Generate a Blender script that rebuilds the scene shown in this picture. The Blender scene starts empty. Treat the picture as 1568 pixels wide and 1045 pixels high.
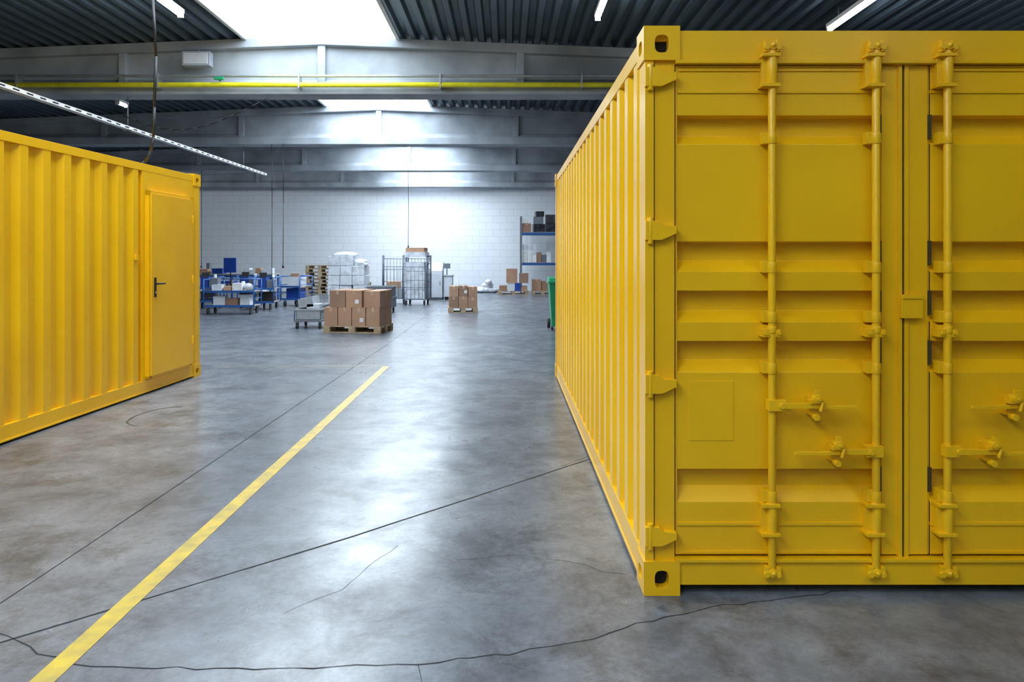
import bpy, bmesh, math, random
from mathutils import Vector, Matrix
random.seed(7)
S=bpy.context.scene
try:
    S.view_settings.view_transform='Standard'
    S.view_settings.look='None'
    S.view_settings.exposure=0.0
except Exception as e: print(e)

# ---------------------------------------------------------------- materials
def newmat(name):
    m=bpy.data.materials.new(name); m.use_nodes=True
    nt=m.node_tree; b=nt.nodes['Principled BSDF']
    return m,nt,b
def mat(name,col,rough=.5,metal=0.,var=.12,scale=6.,bump=0.,bscale=40.,col2=None,coat=0.,detail=5.):
    m,nt,b=newmat(name)
    N=nt.nodes; L=nt.links
    tc=N.new('ShaderNodeTexCoord')
    no=N.new('ShaderNodeTexNoise'); no.inputs['Scale'].default_value=scale; no.inputs['Detail'].default_value=detail
    L.new(tc.outputs['Object'],no.inputs['Vector'])
    r=N.new('ShaderNodeValToRGB')
    c2=col2 if col2 else tuple(c*(1-var) for c in col)
    c1=col if col2 else tuple(min(1,c*(1+var*.5)) for c in col)
    r.color_ramp.elements[0].position=.35; r.color_ramp.elements[1].position=.65
    r.color_ramp.elements[0].color=(*c2,1); r.color_ramp.elements[1].color=(*c1,1)
    L.new(no.outputs['Fac'],r.inputs['Fac']); L.new(r.outputs['Color'],b.inputs['Base Color'])
    b.inputs['Roughness'].default_value=rough; b.inputs['Metallic'].default_value=metal
    if coat: b.inputs['Coat Weight'].default_value=coat
    if bump:
        n2=N.new('ShaderNodeTexNoise'); n2.inputs['Scale'].default_value=bscale; n2.inputs['Detail'].default_value=4
        L.new(tc.outputs['Object'],n2.inputs['Vector'])
        bp=N.new('ShaderNodeBump'); bp.inputs['Strength'].default_value=bump; bp.inputs['Distance'].default_value=.01
        L.new(n2.outputs['Fac'],bp.inputs['Height']); L.new(bp.outputs['Normal'],b.inputs['Normal'])
    return m
def emis(name,col,st):
    m,nt,b=newmat(name)
    b.inputs['Base Color'].default_value=(.8,.8,.8,1)
    b.inputs['Emission Color'].default_value=(*col,1); b.inputs['Emission Strength'].default_value=st
    return m

def yellow_mat(name='yellow_container_paint'):
    m,nt,b=newmat(name); N=nt.nodes; L=nt.links
    tc=N.new('ShaderNodeTexCoord')
    a=N.new('ShaderNodeTexNoise'); a.inputs['Scale'].default_value=1.4; a.inputs['Detail'].default_value=4
    L.new(tc.outputs['Object'],a.inputs['Vector'])
    r=N.new('ShaderNodeValToRGB'); e=r.color_ramp.elements
    e[0].position=.3; e[0].color=(.83,.45,.004,1); e[1].position=.7; e[1].color=(.92,.535,.006,1)
    L.new(a.outputs['Fac'],r.inputs['Fac'])
    c=N.new('ShaderNodeTexNoise'); c.inputs['Scale'].default_value=7; c.inputs['Detail'].default_value=6; c.inputs['Roughness'].default_value=.68
    L.new(tc.outputs['Object'],c.inputs['Vector'])
    r2=N.new('ShaderNodeValToRGB'); e=r2.color_ramp.elements
    e[0].position=.735; e[0].color=(0,0,0,1); e[1].position=.755; e[1].color=(.6,.6,.6,1)
    L.new(c.outputs['Fac'],r2.inputs['Fac'])
    mx=N.new('ShaderNodeMixRGB'); mx.inputs['Color2'].default_value=(.28,.15,.02,1)
    L.new(r2.outputs['Color'],mx.inputs['Fac']); L.new(r.outputs['Color'],mx.inputs['Color1'])
    L.new(mx.outputs['Color'],b.inputs['Base Color'])
    b.inputs['Roughness'].default_value=.30
    bp=N.new('ShaderNodeBump'); bp.inputs['Strength'].default_value=.08; bp.inputs['Distance'].default_value=.006
    n3=N.new('ShaderNodeTexNoise'); n3.inputs['Scale'].default_value=5; n3.inputs['Detail'].default_value=2
    L.new(tc.outputs['Object'],n3.inputs['Vector'])
    L.new(n3.outputs['Fac'],bp.inputs['Height']); L.new(bp.outputs['Normal'],b.inputs['Normal'])
    return m

def floor_mat():
    m,nt,b=newmat('polished_concrete'); N=nt.nodes; L=nt.links
    tc=N.new('ShaderNodeTexCoord')
    def noise(s,d=6,ro=.55,dist=0):
        n=N.new('ShaderNodeTexNoise'); n.inputs['Scale'].default_value=s; n.inputs['Detail'].default_value=d
        n.inputs['Roughness'].default_value=ro; n.inputs['Distortion'].default_value=dist
        L.new(tc.outputs['Object'],n.inputs['Vector']); return n
    def ramp(n,p0,c0,p1,c1):
        r=N.new('ShaderNodeValToRGB'); e=r.color_ramp.elements
        e[0].position=p0; e[0].color=(*c0,1); e[1].position=p1; e[1].color=(*c1,1)
        L.new(n.outputs['Fac'],r.inputs['Fac']); return r
    def mul(a,c,f):
        mu=N.new('ShaderNodeMixRGB'); mu.blend_type='MULTIPLY'; mu.inputs['Fac'].default_value=f
        L.new(a.outputs['Color'],mu.inputs['Color1']); L.new(c.outputs['Color'],mu.inputs['Color2']); return mu
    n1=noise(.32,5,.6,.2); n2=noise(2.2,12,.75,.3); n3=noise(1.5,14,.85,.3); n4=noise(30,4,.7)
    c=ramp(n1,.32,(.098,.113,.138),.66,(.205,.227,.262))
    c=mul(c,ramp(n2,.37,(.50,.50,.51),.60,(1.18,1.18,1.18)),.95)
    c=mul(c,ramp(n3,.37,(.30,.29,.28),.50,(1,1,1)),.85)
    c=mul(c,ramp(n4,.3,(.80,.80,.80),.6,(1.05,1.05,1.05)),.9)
    L.new(c.outputs['Color'],b.inputs['Base Color'])
    rr=N.new('ShaderNodeMapRange'); rr.inputs['From Min'].default_value=.35; rr.inputs['From Max'].default_value=.65
    rr.inputs['To Min'].default_value=.42; rr.inputs['To Max'].default_value=.25
    L.new(n2.outputs['Fac'],rr.inputs['Value']); L.new(rr.outputs['Result'],b.inputs['Roughness'])
    bp=N.new('ShaderNodeBump'); bp.inputs['Strength'].default_value=.07; bp.inputs['Distance'].default_value=.004
    L.new(n3.outputs['Fac'],bp.inputs['Height']); L.new(bp.outputs['Normal'],b.inputs['Normal'])
    b.inputs['Specular IOR Level'].default_value=.52
    b.inputs['Coat Weight'].default_value=.22; b.inputs['Coat Roughness'].default_value=.17
    return m

def block_mat(name,rot):
    m,nt,b=newmat(name); N=nt.nodes; L=nt.links
    tc=N.new('ShaderNodeTexCoord'); mp=N.new('ShaderNodeMapping')
    mp.inputs['Rotation'].default_value=rot
    L.new(tc.outputs['Object'],mp.inputs['Vector'])
    br=N.new('ShaderNodeTexBrick'); br.inputs['Scale'].default_value=1
    br.inputs['Brick Width'].default_value=.6; br.inputs['Row Height'].default_value=.3
    br.inputs['Mortar Size'].default_value=.008; br.inputs['Color1'].default_value=(.82,.86,.91,1)
    br.inputs['Color2'].default_value=(.79,.83,.88,1); br.inputs['Mortar'].default_value=(.64,.68,.74,1)
    L.new(mp.outputs['Vector'],br.inputs['Vector']); L.new(br.outputs['Color'],b.inputs['Base Color'])
    bp=N.new('ShaderNodeBump'); bp.inputs['Strength'].default_value=.25; bp.inputs['Distance'].default_value=.01; bp.invert=True
    L.new(br.outputs['Fac'],bp.inputs['Height']); L.new(bp.outputs['Normal'],b.inputs['Normal'])
    b.inputs['Roughness'].default_value=.55
    return m

M={}
M['yel']=yellow_mat()
M['seal']=mat('rubber_gasket_dark',(.06,.04,.008),.7)
M['dark']=mat('dark_void',(.012,.012,.012),.9)
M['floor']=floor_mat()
M['wall']=block_mat('painted_block_wall',(math.pi/2,0,0))
M['wall2']=mat('side_wall_paint',(.40,.43,.47),.7)
M['conc']=mat('precast_concrete',(.38,.42,.465),.7,scale=1.3,bump=.2,col2=(.24,.27,.305),detail=9)
M['deck']=mat('zinc_roof_deck',(.105,.145,.185),.38,.6,var=.2,scale=.8)
M['curb']=mat('skylight_curb_white',(.60,.64,.68),.5)
SKYC=(.80,.91,1.)
M['skyA']=emis('skylight_polycarbonate_a',SKYC,11.)
M['skyB']=emis('skylight_polycarbonate_b',SKYC,9.)
M['skyC']=emis('skylight_polycarbonate_c',SKYC,14.)
M['tube']=emis('lamp_tube',(.88,.95,1.),55.)
M['alu']=mat('aluminium',(.55,.57,.6),.4,.7)
M['lampw']=mat('lamp_housing',(.8,.8,.8),.4)
M['line']=mat('yellow_floor_paint',(.60,.43,.04),.4,scale=9,col2=(.38,.29,.07),detail=9)
M['line2']=mat('worn_floor_paint',(.30,.28,.16),.4,col2=(.17,.175,.17),scale=5,detail=9)
M['crack']=mat('floor_crack',(.02,.022,.025),.9)
M['scuff']=mat('tyre_scuff',(.05,.05,.05),.35)
M['ypipe']=mat('yellow_gas_pipe',(.82,.76,.02),.4)
M['gpipe']=mat('galvanised_pipe',(.4,.43,.46),.4,.5)
M['green']=mat('green_plastic',(.01,.28,.12),.4)
M['card']=mat('cardboard',(.42,.25,.16),.8,var=.12,scale=3)
M['card2']=mat('cardboard_dark',(.30,.18,.12),.8,var=.15,scale=3)
M['tape']=mat('packing_tape',(.50,.36,.24),.3)
M['label']=mat('paper_label',(.75,.77,.78),.6)
M['wood']=mat('pallet_wood',(.46,.35,.23),.8,scale=7,col2=(.30,.22,.14))
M['white']=mat('white_plastic',(.60,.64,.70),.4,var=.08)
M['wrap']=mat('stretch_wrap_white',(.66,.70,.76),.25,var=.25,scale=6,bump=.6,bscale=12)
M['grey']=mat('grey_plastic',(.15,.17,.20),.5)
M['lgrey']=mat('light_grey_plastic',(.34,.37,.41),.5)
M['steel']=mat('cage_steel',(.15,.18,.23),.4,.4)
M['blue']=mat('blue_painted_steel',(.02,.10,.33),.4)
M['blue2']=mat('blue_plastic',(.01,.05,.30),.4)
M['black']=mat('black_rubber',(.015,.015,.017),.5)
M['blackwrap']=mat('black_film',(.05,.055,.065),.25,bump=.9,bscale=9,col2=(.02,.02,.025))
M['board']=mat('shelf_board',(.36,.33,.30),.6)

# ---------------------------------------------------------------- mesh builder
class B:
    def __init__(s): s.bm=bmesh.new(); s.mats=[]
    def mi(s,k):
        if k not in s.mats: s.mats.append(k)
        return s.mats.index(k)
    def face(s,pts,k,smooth=False):
        vs=[s.bm.verts.new(p) for p in pts]
        f=s.bm.faces.new(vs); f.material_index=s.mi(k); f.smooth=smooth; return f
    def box(s,x0,x1,y0,y1,z0,z1,k,rz=0.,ctr=None):
        P=[(x0,y0,z0),(x1,y0,z0),(x1,y1,z0),(x0,y1,z0),(x0,y0,z1),(x1,y0,z1),(x1,y1,z1),(x0,y1,z1)]
        if rz:
            c=ctr or ((x0+x1)/2,(y0+y1)/2)
            ca,sa=math.cos(rz),math.sin(rz)
            P=[(c[0]+(p[0]-c[0])*ca-(p[1]-c[1])*sa,c[1]+(p[0]-c[0])*sa+(p[1]-c[1])*ca,p[2]) for p in P]
        vs=[s.bm.verts.new(p) for p in P]; i=s.mi(k)
        for q in [(0,3,2,1),(4,5,6,7),(0,1,5,4),(1,2,6,5),(2,3,7,6),(3,0,4,7)]:
            f=s.bm.faces.new([vs[j] for j in q]); f.material_index=i
    def cyl(s,p0,p1,r,k,n=12,r2=None,caps=True):
        p0=Vector(p0); p1=Vector(p1); d=(p1-p0).normalized()
        a=d.orthogonal().normalized(); b=d.cross(a); r2=r if r2 is None else r2
        A=[s.bm.verts.new(p0+r*(a*math.cos(t)+b*math.sin(t))) for t in [2*math.pi*i/n for i in range(n)]]
        C=[s.bm.verts.new(p1+r2*(a*math.cos(t)+b*math.sin(t))) for t in [2*math.pi*i/n for i in range(n)]]
        i=s.mi(k)
        for j in range(n):
            f=s.bm.faces.new([A[j],A[(j+1)%n],C[(j+1)%n],C[j]]); f.material_index=i; f.smooth=True
        if caps:
            f=s.bm.faces.new(A[::-1]); f.material_index=i
            f=s.bm.faces.new(C); f.material_index=i
    def tube(s,pts,r,k,n=8):
        for a,b in zip(pts[:-1],pts[1:]): s.cyl(a,b,r,k,n)
        for p in pts[1:-1]: s.ball(p,(r,r,r),k,1)
    def ball(s,c,rad,k,sub=2,jit=0.):
        g=bmesh.ops.create_icosphere(s.bm,subdivisions=sub,radius=1.)
        i=s.mi(k); fs=set()
        for v in g['verts']:
            j=1+random.uniform(-jit,jit)
            v.co=Vector((c[0]+v.co.x*rad[0]*j,c[1]+v.co.y*rad[1]*j,c[2]+v.co.z*rad[2]*j))
            fs.update(v.link_faces)
        for f in fs: f.material_index=i; f.smooth=True
    def prism(s,pts2,axis,a,b,k):
        def mk(p,t):
            return {'x':(t,p[0],p[1]),'y':(p[0],t,p[1]),'z':(p[0],p[1],t)}[axis]
        A=[s.bm.verts.new(mk(p,a)) for p in pts2]; C=[s.bm.verts.new(mk(p,b)) for p in pts2]
        i=s.mi(k); n=len(pts2)
        for j in range(n):
            f=s.bm.faces.new([A[j],A[(j+1)%n],C[(j+1)%n],C[j]]); f.material_index=i
        f=s.bm.faces.new(A[::-1]); f.material_index=i
        f=s.bm.faces.new(C); f.material_index=i
    def strip(s,P,Q,k):
        A=[s.bm.verts.new(p) for p in P]; C=[s.bm.verts.new(p) for p in Q]; i=s.mi(k)
        for j in range(len(P)-1):
            f=s.bm.faces.new([A[j],A[j+1],C[j+1],C[j]]); f.material_index=i
    def holeplate(s,O,U,V,Nn,a,b,hc,hw,hh,depth,k,kd):
        O=Vector(O);U=Vector(U);V=Vector(V);Nn=Vector(Nn)
        cx,cy=hc; angs=[2*math.pi*i/24 for i in range(24)]
        for (x,y) in [(0,0),(a,0),(a,b),(0,b)]: angs.append(math.atan2(y-cy,x-cx)%(2*math.pi))
        angs=sorted(set(round(t,5) for t in angs))
        outer=[];inner=[]
        for t in angs:
            c,sn=math.cos(t),math.sin(t); ts=[]
            if c>1e-6: ts.append((a-cx)/c)
            if c<-1e-6: ts.append(-cx/c)
            if sn>1e-6: ts.append((b-cy)/sn)
            if sn<-1e-6: ts.append(-cy/sn)
            q=min(ts); outer.append((cx+c*q,cy+sn*q))
            p=3.; rr=1/((abs(c)/hw)**p+(abs(sn)/hh)**p)**(1/p)
            inner.append((cx+c*rr,cy+sn*rr))
        f3=lambda p,d:O+U*p[0]+V*p[1]-Nn*d
        A=[s.bm.verts.new(f3(p,0)) for p in outer];I=[s.bm.verts.new(f3(p,0)) for p in inner];K=[s.bm.verts.new(f3(p,depth)) for p in inner]
        i=s.mi(k); n=len(angs)
        for j in range(n):
            j2=(j+1)%n
            f=s.bm.faces.new([A[j],A[j2],I[j2],I[j]]); f.material_index=i
            f=s.bm.faces.new([I[j],I[j2],K[j2],K[j]]); f.material_index=i
        f=s.bm.faces.new(K); f.material_index=s.mi(kd)
    def done(s,name,loc=(0,0,0),rz=0.,bevel=0.,parent=None,recalc=True,seg=2):
        if recalc: bmesh.ops.recalc_face_normals(s.bm,faces=s.bm.faces[:])
        me=bpy.data.meshes.new(name); s.bm.to_mesh(me); s.bm.free()
        for k in s.mats: me.materials.append(M[k])
        o=bpy.data.objects.new(name,me); S.collection.objects.link(o)
        o.location=loc; o.rotation_euler=(0,0,rz)
        if bevel:
            md=o.modifiers.new('bevel','BEVEL'); md.width=bevel; md.segments=seg; md.limit_method='ANGLE'; md.angle_limit=math.radians(35)
        if parent: o.parent=parent
        return o

# ---------------------------------------------------------------- room shell
XL,XR,YB,YF=-18.,11.2,-12.,31.6
APX=-3.4; Z0=5.58; SL=.04
rz=lambda x: Z0-SL*abs(x-APX)
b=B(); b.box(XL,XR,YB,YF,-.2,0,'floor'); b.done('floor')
b=B(); b.box(XL,XR,YF,YF+.3,0,6.2,'wall'); b.done('wall_back')
b=B(); b.box(XL-.3,XL,YB,YF+.3,0,6.2,'wall2'); b.done('wall_left')
b=B(); b.box(XR,XR+.3,YB,YF+.3,0,6.2,'wall2'); b.done('wall_right')
b=B(); b.box(XL,XR,YB-.3,YB,0,6.2,'wall2'); b.done('wall_front')

SX0,SX1=-4.78,-2.0
b=B()
def deckprofile(x0,x1):
    pts=[];p=.25;x=x0
    while x<x1-1e-6:
        for dx,dz in [(0,0),(.09,0),(.125,.09),(.215,.09)]:
            xx=min(x+dx,x1); pts.append((xx,rz(xx)+dz))
        x+=p
    pts.append((x1,rz(x1))); return pts
for a,c in [(XL-.1,SX0),(SX1,XR+.1)]:
    pr=deckprofile(a,c)
    b.strip([(x,YB-.1,z) for x,z in pr],[(x,YF+.1,z) for x,z in pr],'deck')
b.done('ceiling')
b=B()
for sx,sg in ((SX0,1),(SX1,-1)):
    b.prism([(sx-.04*sg,rz(sx)-.03),(sx+.02*sg,rz(sx)-.03),(sx+.13*sg,rz(sx)+.24),(sx-.04*sg,rz(sx)+.24)],'y',YB,YF,'curb')
n=12; w0=SX0+.1; w1=SX1-.1; arc=[]
for i in range(n+1):
    t=i/n; x=w0+(w1-w0)*t; arc.append((x,rz(SX0)+.23+.42*math.sin(math.pi*t)))
for ya,yb,k in ((YB,1.6,'skyA'),(1.6,13.4,'skyB'),(13.4,YF,'skyC')):
    b.strip([(x,ya,z) for x,z in arc],[(x,yb,z) for x,z in arc],k)
y=YB+.5
while y<YF:
    b.strip([(x,y,z-.012) for x,z in arc],[(x,y+.035,z-.012) for x,z in arc],'curb'); y+=2.1
b.done('skylight_vault')

BY=[1.6-5.9*2,1.6-5.9,1.6+0.0,7.5,13.4,19.3,25.2,31.1]
def beam(y):
    b=B(); zb=4.5
    xs=[XL,APX,XR]
    def slab(y0,y1,fz0,fz1):
        pts=[(x,fz0(x)) for x in xs]+[(x,fz1(x)) for x in xs[::-1]]
        b.prism(pts,'y',y0,y1,'conc')
    slab(y-.09,y+.09,lambda x:zb+.1,lambda x:rz(x)-.02)
    slab(y-.24,y+.24,lambda x:rz(x)-.17,lambda x:rz(x)-.002)
    pf=[(y-.24,zb),(y+.24,zb),(y+.24,zb+.18),(y+.1,zb+.30),(y-.1,zb+.30),(y-.24,zb+.18)]
    b.prism(pf,'x',XL,XR,'conc')
    x=APX-3.65*3
    while x<XR:
        b.box(x-.07,x+.07,y-.2,y+.2,zb+.2,rz(x)-.1,'conc'); x+=3.65
    b.done('roof_beam',bevel=.012)
for y in BY: beam(y)

b=B()
b.cyl((XL+.1,13.02,4.64),(XR-.1,13.02,4.64),.045,'ypipe',14)
b.cyl((XL+.1,13.03,4.80),(XR-.1,13.03,4.80),.025,'gpipe',10)
x=-16.5
while x<XR:
    b.box(x-.012,x+.012,12.97,13.158,4.58,4.84,'gpipe'); x+=2.55
b.done('gas_pipe')
b=B(); b.box(-5.86,-5.36,12.98,13.15,4.98,5.24,'lgrey'); b.box(-5.83,-5.39,12.97,12.985,5.01,5.21,'white'); b.cyl((-5.6,13.1,5.2),(-5.6,13.1,5.3),.012,'gpipe',8)
b.done('junction_box',bevel=.006)
b=B(); b.box(-5.25,-5.08,12.90,12.96,4.71,4.76,'green'); b.cyl((-5.16,12.94,4.73),(-5.16,12.97,4.695),.02,'green'); b.done('pipe_valve',bevel=.004)

def lamp(x,y0,y1,z):
    b=B()
    b.box(x-.05,x+.05,y0,y1,z+.03,z+.09,'lampw')
    b.cyl((x,y0+.03,z),(x,y1-.03,z),.03,'tube',10)
    b.box(x-.04,x+.04,y0,y0+.03,z-.035,z+.04,'lampw'); b.box(x-.04,x+.04,y1-.03,y1,z-.035,z+.04,'lampw')
    for yy in (y0+(y1-y0)*.2,y1-(y1-y0)*.2): b.cyl((x,yy,z+.09),(x,yy,rz(x)),.006,'alu',6)
    b.done('strip_lamp')
for (x,z) in ((-4.95,5.2),(1.38,5.15),(4.9,4.98)): lamp(x,9.4,10.95,z)
for x in (1.38,4.9): lamp(x,3.6,5.2,5.1)  # unseen lamp row, added to give the near bay more light
for x in (.9,2.2,3.5): lamp(x,-.5,1.1,4.8)  # unseen lamps added above the door end to bring out its ribs
lamp(-8.6,15.9,16.3,4.93)
for x in (-8.6,4.9): lamp(x,-3.9,-2.4,4.95)  # unseen lamps added behind the camera for extra light
for x in (-15.,-11.8,-8.6,-5.6,1.38,4.9,8.4): lamp(x,26.4,28.4,5.0)  # added lamps, hidden by a beam, to brighten the back wall
for x in (-11.8,-8.6,1.38,4.9): lamp(x,20.7,21.5,4.97)  # more added lamps behind a beam, to lift light in the far bays

b=B(); X=-7.05; z=3.9
b.box(X-.05,X+.05,3.,21.,z-.01,z,'lampw'); b.box(X-.055,X-.045,3.,21.,z-.01,z+.05,'lampw'); b.box(X+.045,X+.055,3.,21.,z-.01,z+.05,'lampw')
y=3.3
while y<21:
    b.box(X+.0555,X+.0565,y,y+.14,z+.008,z+.03,'dark'); y+=.3
for yy in (7.5,13.4,19.3):
    b.cyl((X,yy,z),(X,yy,4.5),.008,'gpipe',6)
    b.box(X-.08,X+.08,yy-.02,yy+.02,z-.03,z-.01,'gpipe')
b.done('cable_tray')
b=B()
pts=[(-4.15,8.5,5.5),(-4.18,8.5,4.6),(-4.14,8.5,3.9),(-4.16,8.5,3.3),(-4.17,8.5,2.95),(-4.2,8.5,2.78),(-4.27,8.5,2.66),(-4.36,8.5,2.585)]
b.tube(pts,.017,'black'); b.done('supply_cable')
b=B()
pts=[]
for i in range(13):
    t=i/12; pts.append((-6.98+t*2.7,13.1,4.1+.35*t-.5*math.sin(math.pi*t)*(1-t*.4)))
b.tube([(p[0],p[1],p[2]) for p in pts],.008,'black',6); b.done('slack_cable')
for (x,y,z0,z1) in ((-6.2,19.0,1.0,4.6),(-5.9,19.0,1.3,4.6),(-10.6,25.0,1.2,4.6),(-3.42,25.0,1.9,4.6)):
    b=B(); b.tube([(x,y,4.5),(x+.01,y,(z0+z1)/2),(x,y,z0)],.009,'black',6); b.cyl((x,y,z0-.08),(x,y,z0),.025,'black',8); b.done('pendant_cable')

# ---------------------------------------------------------------- floor markings
b=B(); b.box(-1.73,-1.638,-2,10.05,0,.002,'line'); b.done('floor_marking_line')
b=B(); b.box(-4.0,-1.735,10.05,10.11,0,.002,'line2'); b.done('floor_marking_line')
def crack(pts,w,name='floor_crack',jit=.02,wig=.15,k='crack'):
    b=B(); P=[]
    for a,c in zip(pts[:-1],pts[1:]):
        L=math.dist(a,c); n=max(1,int(L/wig))
        for i in range(n):
            t=i/n; P.append((a[0]+(c[0]-a[0])*t+random.uniform(-jit,jit),a[1]+(c[1]-a[1])*t+random.uniform(-jit,jit)))
    P.append(pts[-1])
    l=[];r=[]
    for i,p in enumerate(P):
        q=P[min(i+1,len(P)-1)]; o=P[max(i-1,0)]
        d=Vector((q[0]-o[0],q[1]-o[1])).normalized(); nrm=Vector((-d.y,d.x))*w/2*random.uniform(.6,1.3)
        l.append((p[0]+nrm.x,p[1]+nrm.y,.0015)); r.append((p[0]-nrm.x,p[1]-nrm.y,.0015))
    b.strip(l,r,k); b.done(name,recalc=False)
F=1103.
def g(u,v):
    d=1.545*F/(v-392); return ((u-776)/F*d,d)
crack([g(0,925),g(300,725),g(590,530),(-2.05,31)],.008,jit=.002,wig=.6,name='floor_joint')
crack([(-4.6,.6),g(0,985),g(200,925),g(540,822),g(905,703)],.010,jit=.004,wig=.3,name='floor_joint')
crack([g(-60,940),g(60,1000),g(110,1018),g(300,1026),g(480,1022),g(640,1017),g(780,1003),g(880,985),g(1000,950),g(1110,928),g(1300,905)],.005,jit=.012,wig=.07)
crack([g(640,1017),g(646,1045)],.003,jit=.006,wig=.07)
crack([g(700,860),g(800,850),g(960,880)],.002,jit=.02,wig=.1)
crack([g(430,940),g(520,905),g(610,835)],.002,jit=.012,wig=.08)
crack([g(800,700),g(850,718),g(900,700),g(945,690)],.003,jit=.01,wig=.1)
crack([(-3.32+.26*math.cos(t),6.95+.42*math.sin(t)) for t in [math.pi*.5+i*.25 for i in range(13)]],.022,name='tyre_mark',jit=.004,wig=.2,k='scuff')

# ---------------------------------------------------------------- containers
CW,CL,CH=2.438,6.058,2.591
def container(loc,rot,man_door):
    b=B(); K='yel'
    cw,cd,chh=.165,.178,.155
    for ix in (0,1):
        for iy in (0,1):
            for iz in (0,1):
                x0=ix*(CW-cw); y0=iy*(CL-cd); z0=iz*(CH-chh)
                hy=y0 if iy==0 else y0+cd; ny=-1 if iy==0 else 1
                b.holeplate((x0,hy,z0),(1,0,0),(0,0,1),(0,ny,0),cw,chh,(cw/2,chh/2-.004),.032,.040,.05,K,'dark')
                hx=x0 if ix==0 else x0+cw; nx=-1 if ix==0 else 1
                b.holeplate((hx,y0,z0),(0,1,0),(0,0,1),(nx,0,0),cd,chh,(cd/2,chh/2-.004),.040,.032,.05,K,'dark')
                oy=y0+cd if iy==0 else y0; ox=x0+cw if ix==0 else x0
                b.face([(x0,oy,z0),(x0+cw,oy,z0),(x0+cw,oy,z0+chh),(x0,oy,z0+chh)],K)
                b.face([(ox,y0,z0),(ox,y0+cd,z0),(ox,y0+cd,z0+chh),(ox,y0,z0+chh)],K)
                for zz in (z0,z0+chh): b.face([(x0,y0,zz),(x0+cw,y0,zz),(x0+cw,y0+cd,zz),(x0,y0+cd,zz)],K)
    for ix in (0,1):
        sg=1 if ix==0 else -1; xx=0 if ix==0 else CW
        def bx(a,c,*r): b.box(min(xx+sg*a,xx+sg*c),max(xx+sg*a,xx+sg*c),*r)
        bx(.008,.048,.010,.15,.14,CH-.14,K)
        bx(.048,.054,.030,.10,.14,CH-.14,'seal')
        bx(.054,.145,.022,.10,.14,CH-.14,K)
        bx(.008,.13,CL-.14,CL-.012,.14,CH-.14,K)
    for xx in ((.012,.09),(CW-.09,CW-.012)):
        b.box(*xx,.15,CL-.15,.03,.155,K)
        b.box(*xx,.15,CL-.15,CH-.10,CH-.02,K)
    for ix,xx in enumerate((.005,CW-.035)):
        b.box(xx,xx+.03,.15,CL-.15,.02,.035,K)
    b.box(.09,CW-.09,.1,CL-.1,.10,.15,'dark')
    pr=[];y=.12
    while y<CL-.2:
        for dy,dz in ((0,0),(.09,0),(.105,-.018),(.195,-.018)): pr.append((y+dy,CH-.03+dz))
        y+=.21
    b.strip([(.05,p,z) for p,z in pr],[(CW-.05,p,z) for p,z in pr],K)
    b.box(.05,CW-.05,.03,.18,CH-.06,CH-.028,K); b.box(.05,CW-.05,CL-.18,CL-.03,CH-.06,CH-.028,K)
    for ix in (0,1):
        sg=1 if ix==0 else -1; xx=0 if ix==0 else CW
        segs=[(.15,CL-.14)]
        if man_door and ix==1: segs=[(.15,4.70)]
        for (ya,yb) in segs:
            prof=[];n=round((yb-ya)/.278); p=(yb-ya)/n
            for i in range(n):
                y0=ya+i*p
                for fr,dd in ((0,.056),(.20,.056),(.40,.016),(.74,.016),(.94,.056)): prof.append((y0+fr*p,dd))
            prof.append((yb,.056))
            b.strip([(xx+sg*d,y,.15) for y,d in prof],[(xx+sg*d,y,CH-.095) for y,d in prof],K)
    prof=[];n=8;p=(CW-.26)/n
    for i in range(n):
        for fr,dd in ((0,.05),(.2,.05),(.4,.014),(.78,.014),(.98,.05)): prof.append((.13+(i+fr)*p,dd))
    prof.append((CW-.13,.05))
    b.strip([(x,CL-d,.15) for x,d in prof],[(x,CL-d,CH-.1) for x,d in prof],K)
    b.box(.15,CW-.15,CL-.1,CL-.02,.03,.155,K); b.box(.15,CW-.15,CL-.1,CL-.02,CH-.11,CH-.02,K)
    # ---- door end
    fx=lambda u:(u-985)/333.; fz=lambda v:(913-v)/337.
    b.box(.145,CW-.145,.014,.14,fz(92),fz(46),K)
    b.box(.145,CW-.145,.000,.05,fz(97),fz(92),K)
    b.box(.145,CW-.145,.012,.14,fz(898),fz(862),K)
    b.box(.145,CW-.145,-.002,.05,fz(862),fz(857),K)
    b.box(.145,CW-.145,.11,.14,fz(862),fz(90),'seal')
    OUT,INN=.034,.092
    vs=[(98,OUT),(175,OUT),(177,INN),(204,INN),(220,OUT),(370,OUT),(372,INN),(400,INN),(417,OUT),(446,OUT),(448,INN),(478,INN),(495,OUT),(524,OUT),(526,INN),(555,INN),(573,OUT),(722,OUT),(724,INN),(753,INN),(773,OUT),(854,OUT)]
    def mu(u): return 2782-u-12*max(0,min(1,(u-1100)/247.))
    def mir(u0,u1,f):
        f(fx(u0),fx(u1)); f(fx(mu(u1)),fx(mu(u0)))
    def leaf(xa,xb):
        b.strip([(xa,d,fz(v)) for v,d in vs],[(xb,d,fz(v)) for v,d in vs],K)
    mir(1038,1346,leaf)
    mir(1035.5,1038,lambda a,c:b.box(a,c,.032,.09,fz(854),fz(98),K))
    mir(1350,1379,lambda a,c:b.box(a,c,.032,.09,fz(854),fz(98),K))
    mir(1346,1350,lambda a,c:b.box(a,c,.040,.09,fz(854),fz(98),K))
    for v in (174,369,446,523,719):
        mir(1344,1350,lambda a,c:b.box(a,c,.030,.04,fz(v+38),fz(v),'seal'))
    b.box(fx(1374),fx(1379.5),.020,.05,fz(858),fz(90),K)
    b.box(fx(1384),fx(1390),.024,.05,fz(858),fz(90),K)
    b.box(fx(1379.5),fx(1384),.034,.05,fz(858),fz(90),'seal')
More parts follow.
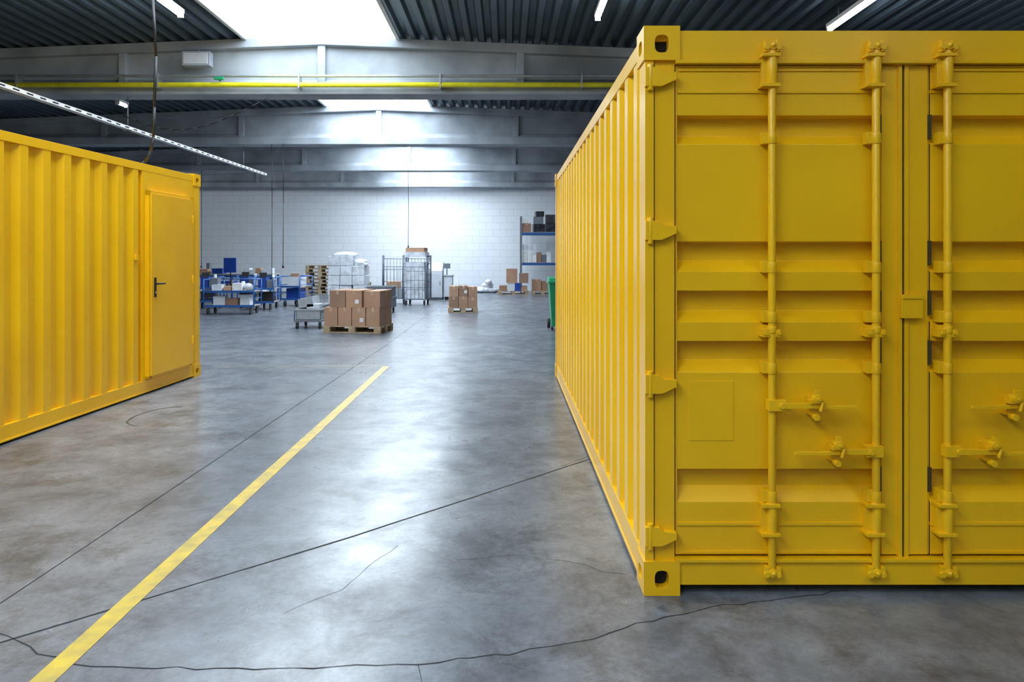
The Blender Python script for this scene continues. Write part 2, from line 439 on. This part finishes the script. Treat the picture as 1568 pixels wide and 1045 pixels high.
    b.box(fx(1368),fx(1398),.004,.05,fz(98),fz(90),K)
    b.box(fx(1375),fx(1408),.002,.04,fz(488),fz(452),K)
    b.box(fx(1377),fx(1406),-.004,.006,fz(458),fz(452),K)
    mir(1038,1346,lambda a,c:b.box(a,c,.027,.04,fz(809),fz(804),K))
    mir(1038,1346,lambda a,c:b.box(a,c,.027,.04,fz(141),fz(136),K))
    for vv in (103,848): mir(1040,1344,lambda a,c:b.box(a,c,.027,.04,fz(vv+4),fz(vv),K))
    b.box(fx(1056),fx(1124),.031,.04,fz(678),fz(586),K)
    for vc in (119,354,589,822):
        for m_ in (0,1):
            P=[(987,-15),(1008,-15),(1016,-8),(1034,-7),(1034,4),(1012,14),(987,14)]
            pts=[(fx(u),fz(vc+dv)) for u,dv in P]
            if m_: pts=[(CW-x,z) for x,z in pts]
            b.prism(pts,'y',-.012,.03,K)
            x=fx(995); x=CW-x if m_ else x
            b.cyl((x,.0,fz(vc+20)),(x,.0,fz(vc-20)),.014,K,10)
    def rod(xc,hv,hdir):
        b.cyl((xc,-.006,fz(880)),(xc,-.006,fz(66)),.0175,K,16)
        for va,vb in ((82,134),(768,818)):
            b.cyl((xc,-.006,fz(vb)),(xc,-.006,fz(va)),.0235,K,16)
            b.box(xc-.045,xc-.02,-.004,.036,fz(vb),fz(va),K)
            for vv in (va+2,vb-4):
                b.box(xc-.052,xc+.03,-.034,.036,fz(vv+5),fz(vv),K)
        for vv in (205,402,478,500,556,752):
            hh=14 if vv==500 else 20
            b.box(xc-.042,xc+.0,-.010,.036,fz(vv+hh-4),fz(vv-2),K)
            b.cyl((xc,-.006,fz(vv+hh-4)),(xc,-.006,fz(vv)),.0215,K,16)
            if vv==500:
                b.box(xc-.05,xc+.036,-.022,.036,fz(vv+16),fz(vv+4),K)
                b.cyl((xc-.032,-.03,fz(vv+10)),(xc-.032,.0,fz(vv+10)),.009,K,8)
                b.cyl((xc+.026,-.03,fz(vv+10)),(xc+.026,.0,fz(vv+10)),.009,K,8)
        for vc in (72,875):
            b.box(xc-.036,xc-.016,-.022,.016,fz(vc+9),fz(vc-9),K)
            b.box(xc+.016,xc+.036,-.022,.016,fz(vc+9),fz(vc-9),K)
            b.cyl((xc-.028,-.028,fz(vc+2)),(xc-.028,-.01,fz(vc+2)),.014,K,10)
            b.cyl((xc+.026,-.028,fz(vc+3)),(xc+.026,-.01,fz(vc+3)),.012,K,10)
            b.cyl((xc,-.028,fz(vc)),(xc,.014,fz(vc)),.019,K,12)
            b.ball((xc,-.028,fz(vc)),(.012,.01,.012),K,2)
        z=fz(hv); s=hdir
        X=lambda a,c:(min(xc+s*a,xc+s*c),max(xc+s*a,xc+s*c))
        b.box(*X(-.022,.055),-.034,.012,z-.024,z+.026,K)
        b.cyl((xc+s*.035,-.045,z),(xc+s*.035,-.02,z),.013,K,10)
        pts=[(xc+s*.04,z+.014),(xc+s*.16,z+.012),(xc+s*.26,z+.001),(xc+s*.375,z+.003),(xc+s*.38,z-.012),(xc+s*.27,z-.014),(xc+s*.16,z-.010),(xc+s*.04,z-.012)]
        b.prism(pts,'y',-.040,-.024,K)
        xk=xc+s*.188
        b.box(xk-.022,xk+.022,-.012,.036,z-.045,z+.035,K)
        b.box(xk-.03,xk+.03,-.050,-.012,z+.012,z+.03,K)
        b.cyl((xk,-.062,z+.036),(xk,-.012,z+.036),.019,K,14)
        b.cyl((xk,-.070,z+.036),(xk,-.060,z+.036),.008,K,10)
        b.box(xk-.012,xk+.012,-.058,-.038,z+.04,z+.075,K)
        b.cyl((xk,-.046,z-.05),(xk,-.01,z-.05),.015,K,12)
        b.cyl((xk+.012,-.054,z-.02),(xk+.022,-.054,z+.02),.008,K,8)
    rod(fx(1178),620,1); rod(fx(1335),690,-1); rod(fx(1443),690,1); rod(fx(1600),620,-1)
    if man_door:
        x=CW
        b.box(x-.06,x-.014,4.70,CL-.14,.15,CH-.095,K)
        y0,y1,z0,z1=4.76,5.78,.17,2.28
        for r in ((y0,y0+.06,z0,z1),(y1-.06,y1,z0,z1),(y0,y1,z1-.06,z1),(y0,y1,z0,z0+.03)):
            b.box(x-.03,x+.03,r[0],r[1],r[2],r[3],K)
        b.box(x-.02,x+.042,y0+.035,y1-.03,z0+.03,z1-.035,K)
        for zz in (.5,1.25,2.0): b.cyl((x+.045,y1-.03,zz-.05),(x+.045,y1-.03,zz+.05),.012,K,8)
        b.box(x+.042,x+.05,y0+.085,y0+.125,1.08,1.30,'black')
        b.cyl((x+.05,y0+.105,1.23),(x+.09,y0+.105,1.23),.011,'black',10)
        b.cyl((x+.09,y0+.098,1.23),(x+.09,y0+.235,1.23),.011,'black',10)
        b.cyl((x+.05,y0+.105,1.13),(x+.055,y0+.105,1.13),.012,'gpipe',10)
        b.box(x-.02,x+.01,4.55,4.60,1.5,1.56,K)
    o=b.done('shipping_container',loc,rot,bevel=.003)
    return o
container((.622,3.27,0),0,False)
th=math.radians(-2.4)
cx=CW*math.cos(th)-CL*math.sin(th); cy=CW*math.sin(th)+CL*math.cos(th)
container((-3.96-cx,9.32-cy,0),th,True)

# ---------------------------------------------------------------- warehouse goods
def pallet(b,x,y,z,rot=0.,w=1.2,d=.8):
    def bx(x0,x1,y0,y1,z0,z1): b.box(x+x0,x+x1,y+y0,y+y1,z+z0,z+z1,'wood',rot,(x,y))
    for i in range(5):
        yy=-d/2+i*(d-.12)/4; bx(-w/2,w/2,yy,yy+.12,.122,.144)
    for i in range(3):
        xx=-w/2+i*(w-.14)/2; bx(xx,xx+.14,-d/2,d/2,.10,.122)
    for i in range(3):
        yy=-d/2+i*(d-.1)/2; bx(-w/2,w/2,yy,yy+.1,0,.022)
        for j in range(3):
            xx=-w/2+j*(w-.14)/2; bx(xx,xx+.14,yy,yy+.1,.022,.10)
def carton(b,x0,x1,y0,y1,z0,z1,rot=0.,ctr=None,k='card',lab=False):
    c=ctr or ((x0+x1)/2,(y0+y1)/2)
    b.box(x0,x1,y0,y1,z0,z1,k,rot,c)
    m=(x0+x1)/2
    b.box(m-.025,m+.025,y0-.001,y1+.001,z1-.08,z1+.001,'tape',rot,c)
    b.box(x0-.001,x1+.001,(y0+y1)/2-.002,(y0+y1)/2+.002,z1-.001,z1+.002,'card2',rot,c)
    if lab: b.box(m+.02,m+.1,y0-.002,y0,z0+.08,z0+.16,'label',rot,c)

x,y,r=-3.03,14.75,math.radians(-9)
b=B(); pallet(b,x,y,0,r)
for row in range(2):
    y0=y-.39+row*.39
    for i in range(4):
        x0=x-.585+i*.293; carton(b,x0+.004,x0+.281,y0,y0+.38,.146,.146+.365,r,(x,y),'card',i==2)
    for i in range(3):
        x0=x-.47+i*.345+(.03 if i==2 else 0); carton(b,x0,x0+.33,y0+.01,y0+.375,.513,.513+(.34 if i<2 else .33),r,(x,y),'card2' if i==0 else 'card',i==1)
b.done('pallet_of_boxes',bevel=.008)
x,y,r=-1.21,19.8,math.radians(6)
b=B(); pallet(b,x,y,0,r,.8,.6)
for row in range(2):
    y0=y-.29+row*.29
    for i,(a,c,h) in enumerate(((-.38,-.13,.29),(-.12,.12,.3),(.13,.38,.27))):
        carton(b,x+a,x+c,y0,y0+.28,.146,.146+h,r,(x,y),'card' if i else 'card2')
        carton(b,x+a+.01,x+c,y0,y0+.28,.15+h,.15+h+.28,r,(x,y),'card2' if i==1 else 'card',i==1)
b.done('pallet_of_boxes',bevel=.006)

def caster(b,x,y,r=.06,k='black'):
    b.cyl((x-.02,y,r),(x+.02,y,r),r,k,14); b.box(x-.03,x+.03,y-.02,y+.03,r*1.2,r*2+.02,'steel')
def crate(b,x0,x1,y0,y1,z0,z1,k,t=.015):
    b.box(x0,x1,y0,y1,z0,z0+t,k)
    b.box(x0,x0+t,y0,y1,z0,z1,k); b.box(x1-t,x1,y0,y1,z0,z1,k); b.box(x0,x1,y0,y0+t,z0,z1,k); b.box(x0,x1,y1-t,y1,z0,z1,k)
    for q in ((x0-.015,x1+.015,y0-.015,y0),(x0-.015,x1+.015,y1,y1+.015),(x0-.015,x0,y0,y1),(x1,x1+.015,y0,y1)):
        b.box(*q,z1-.035,z1,k)
    n=max(2,int((x1-x0)/.12))
    for i in range(1,n):
        xx=x0+(x1-x0)*i/n; b.box(xx-.006,xx+.006,y0-.01,y0,z0,z1-.03,k)
x,y=-4.2,15.6
b=B()
b.box(x-.3,x+.3,y-.4,y+.4,.15,.19,'grey')
for sx in (-.24,.24):
    for sy in (-.33,.33): caster(b,x+sx,y+sy)
crate(b,x-.26,x+.26,y-.36,y+.02,.19,.42,'lgrey'); crate(b,x-.26,x+.26,y-.0,y+.36,.19,.50,'lgrey')
b.prism([(x-.22,.43),(x+.1,.47),(x+.06,.68),(x-.24,.62)],'y',y-.3,y+.25,'lgrey')
b.box(x-.05,x+.22,y-.3,y-.05,.42,.52,'white')
b.tube([(x-.31,y-.3,.17),(x-.31,y-.3,.38),(x-.31,y+.3,.38),(x-.31,y+.3,.17)],.014,'steel')
b.done('bin_dolly',bevel=.006)
x,y=-3.42,19.7
b=B()
for sx in (-.28,.28):
    for sy in (-.25,.25): caster(b,x+sx,y+sy)
b.box(x-.35,x+.35,y-.32,y+.32,.14,.18,'grey')
crate(b,x-.35,x+.35,y-.32,y+.32,.18,.44,'grey'); crate(b,x-.34,x+.34,y-.31,y+.31,.45,.72,'grey')
for i in range(3): b.box(x-.33,x+.33,y-.325,y-.31,.5+i*.07,.515+i*.07,'lgrey')
b.done('wheeled_crate',bevel=.006)
x,y=-4.6,21.
b=B(); pallet(b,x,y,0)
zz=.146
for lay in range(5):
    h=.28; n=3
    for i in range(n):
        for j in range(2):
            x0=x-.52+i*.35+random.uniform(-.03,.03); y0=y-.38+j*.38+random.uniform(-.02,.02)
            if lay==4 and (i==2): continue
            b.box(x0,x0+.335,y0,y0+.365,zz,zz+h-.01,'wrap' if (i+lay)%3 else 'white',random.uniform(-.06,.06))
    zz+=h
b.ball((x-.1,y,zz+.03),(.38,.3,.09),'wrap',3,.08); b.ball((x+.38,y-.1,1.32),(.2,.25,.14),'wrap',3,.1)
b.done('wrapped_pallet_load',bevel=.03,seg=3)
def cage(x,y,rot,load):
    b=B(); w,d,h=.74,.8,1.45; r=.017
    b.box(-w/2,w/2,-d/2,d/2,.17,.2,'steel')
    for sx in (-w/2+.08,w/2-.08):
        for sy in (-d/2+.1,d/2-.1): caster(b,sx,sy,.065)
    for s in (-1,1):
        X=s*w/2
        b.tube([(X,-d/2,.2),(X,-d/2,h+.1),(X,d/2,h+.1),(X,d/2,.2)],r,'steel')
        for k in range(1,8): b.cyl((X,-d/2+k*d/8,.2),(X,-d/2+k*d/8,h+.1),.007,'steel',6)
        for zz in (.55,.95,1.3): b.cyl((X,-d/2,zz),(X,d/2,zz),.01,'steel',6)
    for k in range(0,8): b.cyl((-w/2+k*w/7,d/2,.2),(-w/2+k*w/7,d/2,h),.008,'steel',6)
    for zz in (.3,.7,1.1,h): b.cyl((-w/2,d/2,zz),(w/2,d/2,zz),.011,'steel',6)
    for zz in (.55,1.2): b.cyl((-w/2,-d/2,zz),(w/2,-d/2,zz),.01,'steel',6)
    for k in range(1,6): b.cyl((-w/2+k*w/6,-d/2,.2),(-w/2+k*w/6,-d/2,1.2),.007,'steel',6)
    if load:
        zz=.2
        for i in range(4):
            b.box(-.3,.3,-.3,.3,zz,zz+.28,'wrap',random.uniform(-.05,.05)); zz+=.29
        b.box(-.33,.33,-.35,.35,1.5,1.66,'wrap'); b.box(-.3,.28,-.3,.3,1.66,1.80,'card') 
    else:
        b.box(-.3,.3,-.25,.3,.2,.5,'lgrey'); b.box(-.25,.2,-.2,.25,.5,.72,'card')
    b.done('roll_cage',(x,y,0),rot)
cage(-3.62,23.3,.12,False); cage(-2.85,22.9,-.08,True)
b=B(); x,y=-2.42,25.6
b.prism([(y-.35,.08),(y+.35,.08),(y+.35,1.32),(y+.0,1.32),(y-.35,1.02)],'x',x-.38,x+.16,'white')
b.box(x-.36,x+.14,y-.355,y-.34,.14,.95,'white'); b.box(x+.07,x+.09,y-.38,y-.355,.5,.65,'grey')
b.box(x-.38,x+.16,y-.32,y+.35,0,.08,'grey')
b.box(x+.2,x+.5,y-.25,y+.25,.1,.82,'white'); b.box(x+.18,x+.52,y-.27,y+.27,.82,.87,'lgrey'); b.box(x+.22,x+.48,y-.2,y+.2,0,.1,'black')
b.cyl((x+.3,y-.1,.87),(x+.3,y-.1,1.15),.02,'steel'); b.box(x+.2,x+.42,y-.13,y-.1,1.1,1.28,'grey')
b.done('white_machine_cabinet',bevel=.01)
b=B()
for i in range(8): pallet(b,-7.6+random.uniform(-.04,.04),29.6,i*.145,random.uniform(-.05,.05),1.15,.8)
b.done('pallet_stack')
b=B()
for i in range(3): pallet(b,-6.4+random.uniform(-.03,.03),30.4,i*.145,random.uniform(-.04,.04))
b.done('pallet_stack')
def cart(x,y,w,d,rot,load,h=.92):
    b=B(); r=.018
    for sx in (-w/2+.1,w/2-.1):
        for sy in (-d/2+.06,d/2-.06): caster(b,sx,sy,.08)
    for s in (-1,1):
        X=s*w/2
        b.tube([(X,-d/2,.2),(X,-d/2,h),(X,d/2,h),(X,d/2,.2)],r,'blue')
        for zz in (.42,.66): b.cyl((X,-d/2,zz),(X,d/2,zz),.012,'blue',8)
    for zz in (.22,.6):
        b.box(-w/2,w/2,-d/2,d/2,zz,zz+.02,'board')
        for yy in (-d/2,d/2): b.box(-w/2,w/2,yy-.015,yy+.015,zz-.02,zz+.035,'blue')
    for yy in (d/2,): b.cyl((-w/2,yy,h),(w/2,yy,h),r,'blue',8)
    if load==1:
        b.box(-.45,-.15,-.22,.1,.24,.48,'white',.1); b.box(-.1,.2,-.24,.1,.24,.42,'card2',-.1); b.box(.25,.5,-.2,.1,.24,.52,'white')
        b.box(-.5,-.25,-.2,.15,.62,.78,'white',.1); b.box(-.2,-.02,-.2,.15,.62,.74,'card',.2); b.box(0.05,.3,-.2,.1,.62,.82,'label'); b.ball((.42,-.05,.72),(.14,.14,.1),'wrap',2,.1)
        b.cyl((-.1,.2,.62),(-.1,.2,.9),.05,'black',12); b.cyl((.2,.22,.62),(.2,.22,.86),.05,'white',12); b.box(-.58,-.4,.0,.25,.62,.95,'grey')
    elif load==2:
        b.box(-.2,.2,-.2,.2,.24,.5,'black'); b.box(-.2,.02,-.25,.2,.62,.92,'blue2'); b.box(.04,.22,-.25,.1,.62,.85,'grey'); b.box(-.2,.0,-.2,.1,.92,1.06,'black',.2)
        b.cyl((.12,.2,.62),(.12,.2,1.0),.045,'white',10)
    else:
        b.box(-.2,.2,-.3,.2,.24,.55,'blue2'); b.box(-.2,.22,-.25,.25,.62,.9,'white',.1); b.box(-.15,.1,-.2,.1,.9,1.0,'card2',.3)
    b.done('platform_cart',(x,y,0),rot)
cart(-7.3,19.2,1.3,.65,.04,1); cart(-6.95,20.9,.55,.9,.1,2); cart(-6.5,22.3,.6,.9,-.15,3); cart(-7.75,21.7,.5,.8,.1,2,.95)
cart(-8.75,21.2,.7,.6,.2,2)
b=B(); x,y=-9.0,23.2
for i in range(5):
    t=i*2*math.pi/5+.3; ex,ey=x+.3*math.cos(t),y+.3*math.sin(t)
    b.cyl((x,y,.13),(ex,ey,.08),.02,'black',8); b.ball((ex,ey,.035),(.035,.035,.035),'black',2)
b.cyl((x,y,.1),(x,y,.66),.03,'steel',10); b.box(x-.23,x+.23,y-.22,y+.22,.66,.74,'blue2')
b.tube([(x,y+.15,.66),(x,y+.27,.74),(x,y+.27,1.2)],.02,'black')
b.box(x-.2,x+.2,y+.2,y+.26,1.0,1.48,'blue2')
b.done('office_chair',bevel=.03,seg=3)
b=B()
b.box(-10.6,-7.9,24.2,25.1,.9,.94,'board')
for xx in (-10.55,-9.25,-7.95):
    for yy in (24.25,25.05): b.box(xx-.03,xx+.03,yy-.03,yy+.03,0,.9,'blue')
b.box(-10.55,-7.95,24.2,24.25,.82,.9,'blue'); b.box(-10.5,-8,24.3,25,.3,.33,'board')
for i in range(6):
    x0=-9.05+i*.19; b.box(x0,x0+.175,24.3,24.6,.94,1.08+.05*(i%2),'white' if i!=3 else 'card')
crate(b,-9.95,-9.6,24.3,24.7,.94,1.12,'blue2')
b.box(-10.4,-10.1,24.3,24.6,.94,1.1,'card'); b.box(-10.3,-10.2,24.7,24.9,.94,1.3,'grey')
for i in range(4): b.box(-10.3+i*.55,-9.9+i*.55,24.35,24.8,.33,.33+.2+.1*(i%2),'white' if i%2 else 'card2')
b.done('packing_table',bevel=.006)
b=B()
for (dx,dz,rx,rz_) in ((-.25,.12,.28,.13),(.22,.11,.3,.12),(0,.3,.25,.15),(.05,.45,.15,.12),(-.1,.12,.35,.14)):
    b.ball((-.82+dx,30.2+random.uniform(-.1,.1),dz),(rx,.28,rz_),'wrap',3,.06)
b.done('sack_pile')
b=B(); pallet(b,.25,29.0,0,.03); pallet(b,1.45,29.1,0,-.04,.9,.8)
for a in ((-.3,.02,.146,.36,'card2'),(.04,.3,.146,.42,'white'),(.32,.56,.146,.45,'blue2'),(.58,.82,.146,.34,'card'),(-.02,.42,.46,1.03,'card'),(.5,.86,.46,.85,'card2')):
    b.box(a[0],a[1],28.7,29.2,a[2],a[3],a[4])
for a in ((1.02,1.38,.146,.6,'card'),(1.4,1.8,.146,.52,'card2')): carton(b,a[0],a[1],28.9,29.4,a[2],a[3],0,None,a[4])
b.done('pallet_of_mixed_boxes',bevel=.008)
b=B(); X0,X1=.6,3.3; Y0,Y1=30.1,30.8
for X in (X0,X1):
    for Y in (Y0,Y1): b.box(X-.04,X+.04,Y-.035,Y+.035,0,3.2,'grey')
    for i in range(5): b.cyl((X,Y0,.3+i*.55),(X,Y1,.6+i*.55),.012,'steel',6)
for z in (1.15,2.42):
    for Y in (Y0,Y1): b.box(X0,X1,Y-.025,Y+.025,z,z+.1,'blue')
    b.box(X0,X1,Y0,Y1,z+.1,z+.12,'board')
z=1.272
for i in range(6): 
    x0=.66+i*.2; b.box(x0,x0+.185,Y0+.03,Y0+.4,z,z+(.5 if i<2 else .32+.1*(i%2)),'label' if i not in (3,4) else ('card2' if i==3 else 'grey'))
for i in range(3): b.box(.66+i*.2,.84+i*.2,Y0+.03,Y0+.4,z+.52,z+.75,'white')
z=2.542
carton(b,.64,1.02,Y0,Y0+.4,z,z+.36,0,None,'card2'); b.box(.66,.9,Y0+.02,Y0+.35,z+.37,z+.56,'label')
for (xx,zz,w_,h_) in ((1.1,0,.48,.33),(1.12,.34,.42,.3),(1.2,.65,.34,.22),(1.62,0,.45,.38),(1.64,.39,.4,.34),(2.1,0,.4,.5)):
    b.box(xx,xx+w_,Y0+.02,Y0+.5,z+zz,z+zz+h_,'blackwrap' if zz!=.34 else 'grey',random.uniform(-.12,.12))
b.box(2.6,3.2,Y0,Y0+.5,z,z+.5,'card'); b.box(2.2,3.2,Y0,Y0+.5,1.272,1.9,'card2')
b.done('storage_rack',bevel=.015)
b=B(); x,y=1.2,15.2
P=lambda w,d,z:[(x-w,y-d,z),(x+w,y-d,z),(x+w,y+d,z),(x-w,y+d,z)]
A=P(.26,.28,.08);C=P(.32,.36,1.0)
for i in range(4): b.face([A[i],A[(i+1)%4],C[(i+1)%4],C[i]],'green')
b.face(A,'green'); b.box(x-.34,x+.34,y-.39,y+.37,.97,1.02,'green')
b.prism([(y-.38,1.02),(y+.38,1.02),(y+.30,1.10),(y-.25,1.08)],'x',x-.33,x+.33,'green')
b.cyl((x-.3,y+.42,1.05),(x+.3,y+.42,1.05),.02,'green')
for s in (-.3,.3): b.cyl((x+s-.03,y+.3,.1),(x+s+.03,y+.3,.1),.1,'black',18)
for s in (-.26,.26): b.cyl((x+s-.02,y-.24,.05),(x+s+.02,y-.24,.05),.05,'black',12)
b.done('wheelie_bin',bevel=.01)

# ---------------------------------------------------------------- world and camera
w=bpy.data.worlds.new('world'); S.world=w; w.use_nodes=True
w.node_tree.nodes['Background'].inputs[0].default_value=(.6,.75,1,1); w.node_tree.nodes['Background'].inputs[1].default_value=.5
cam=bpy.data.cameras.new('camera'); co=bpy.data.objects.new('camera',cam); S.collection.objects.link(co); S.camera=co
cam.sensor_width=36; cam.lens=36*F/1568; co.location=(0,0,1.545); co.rotation_euler=(math.pi/2,0,0)
cam.shift_x=8/1568; cam.shift_y=-130.5/1568; cam.clip_start=.05; cam.clip_end=200
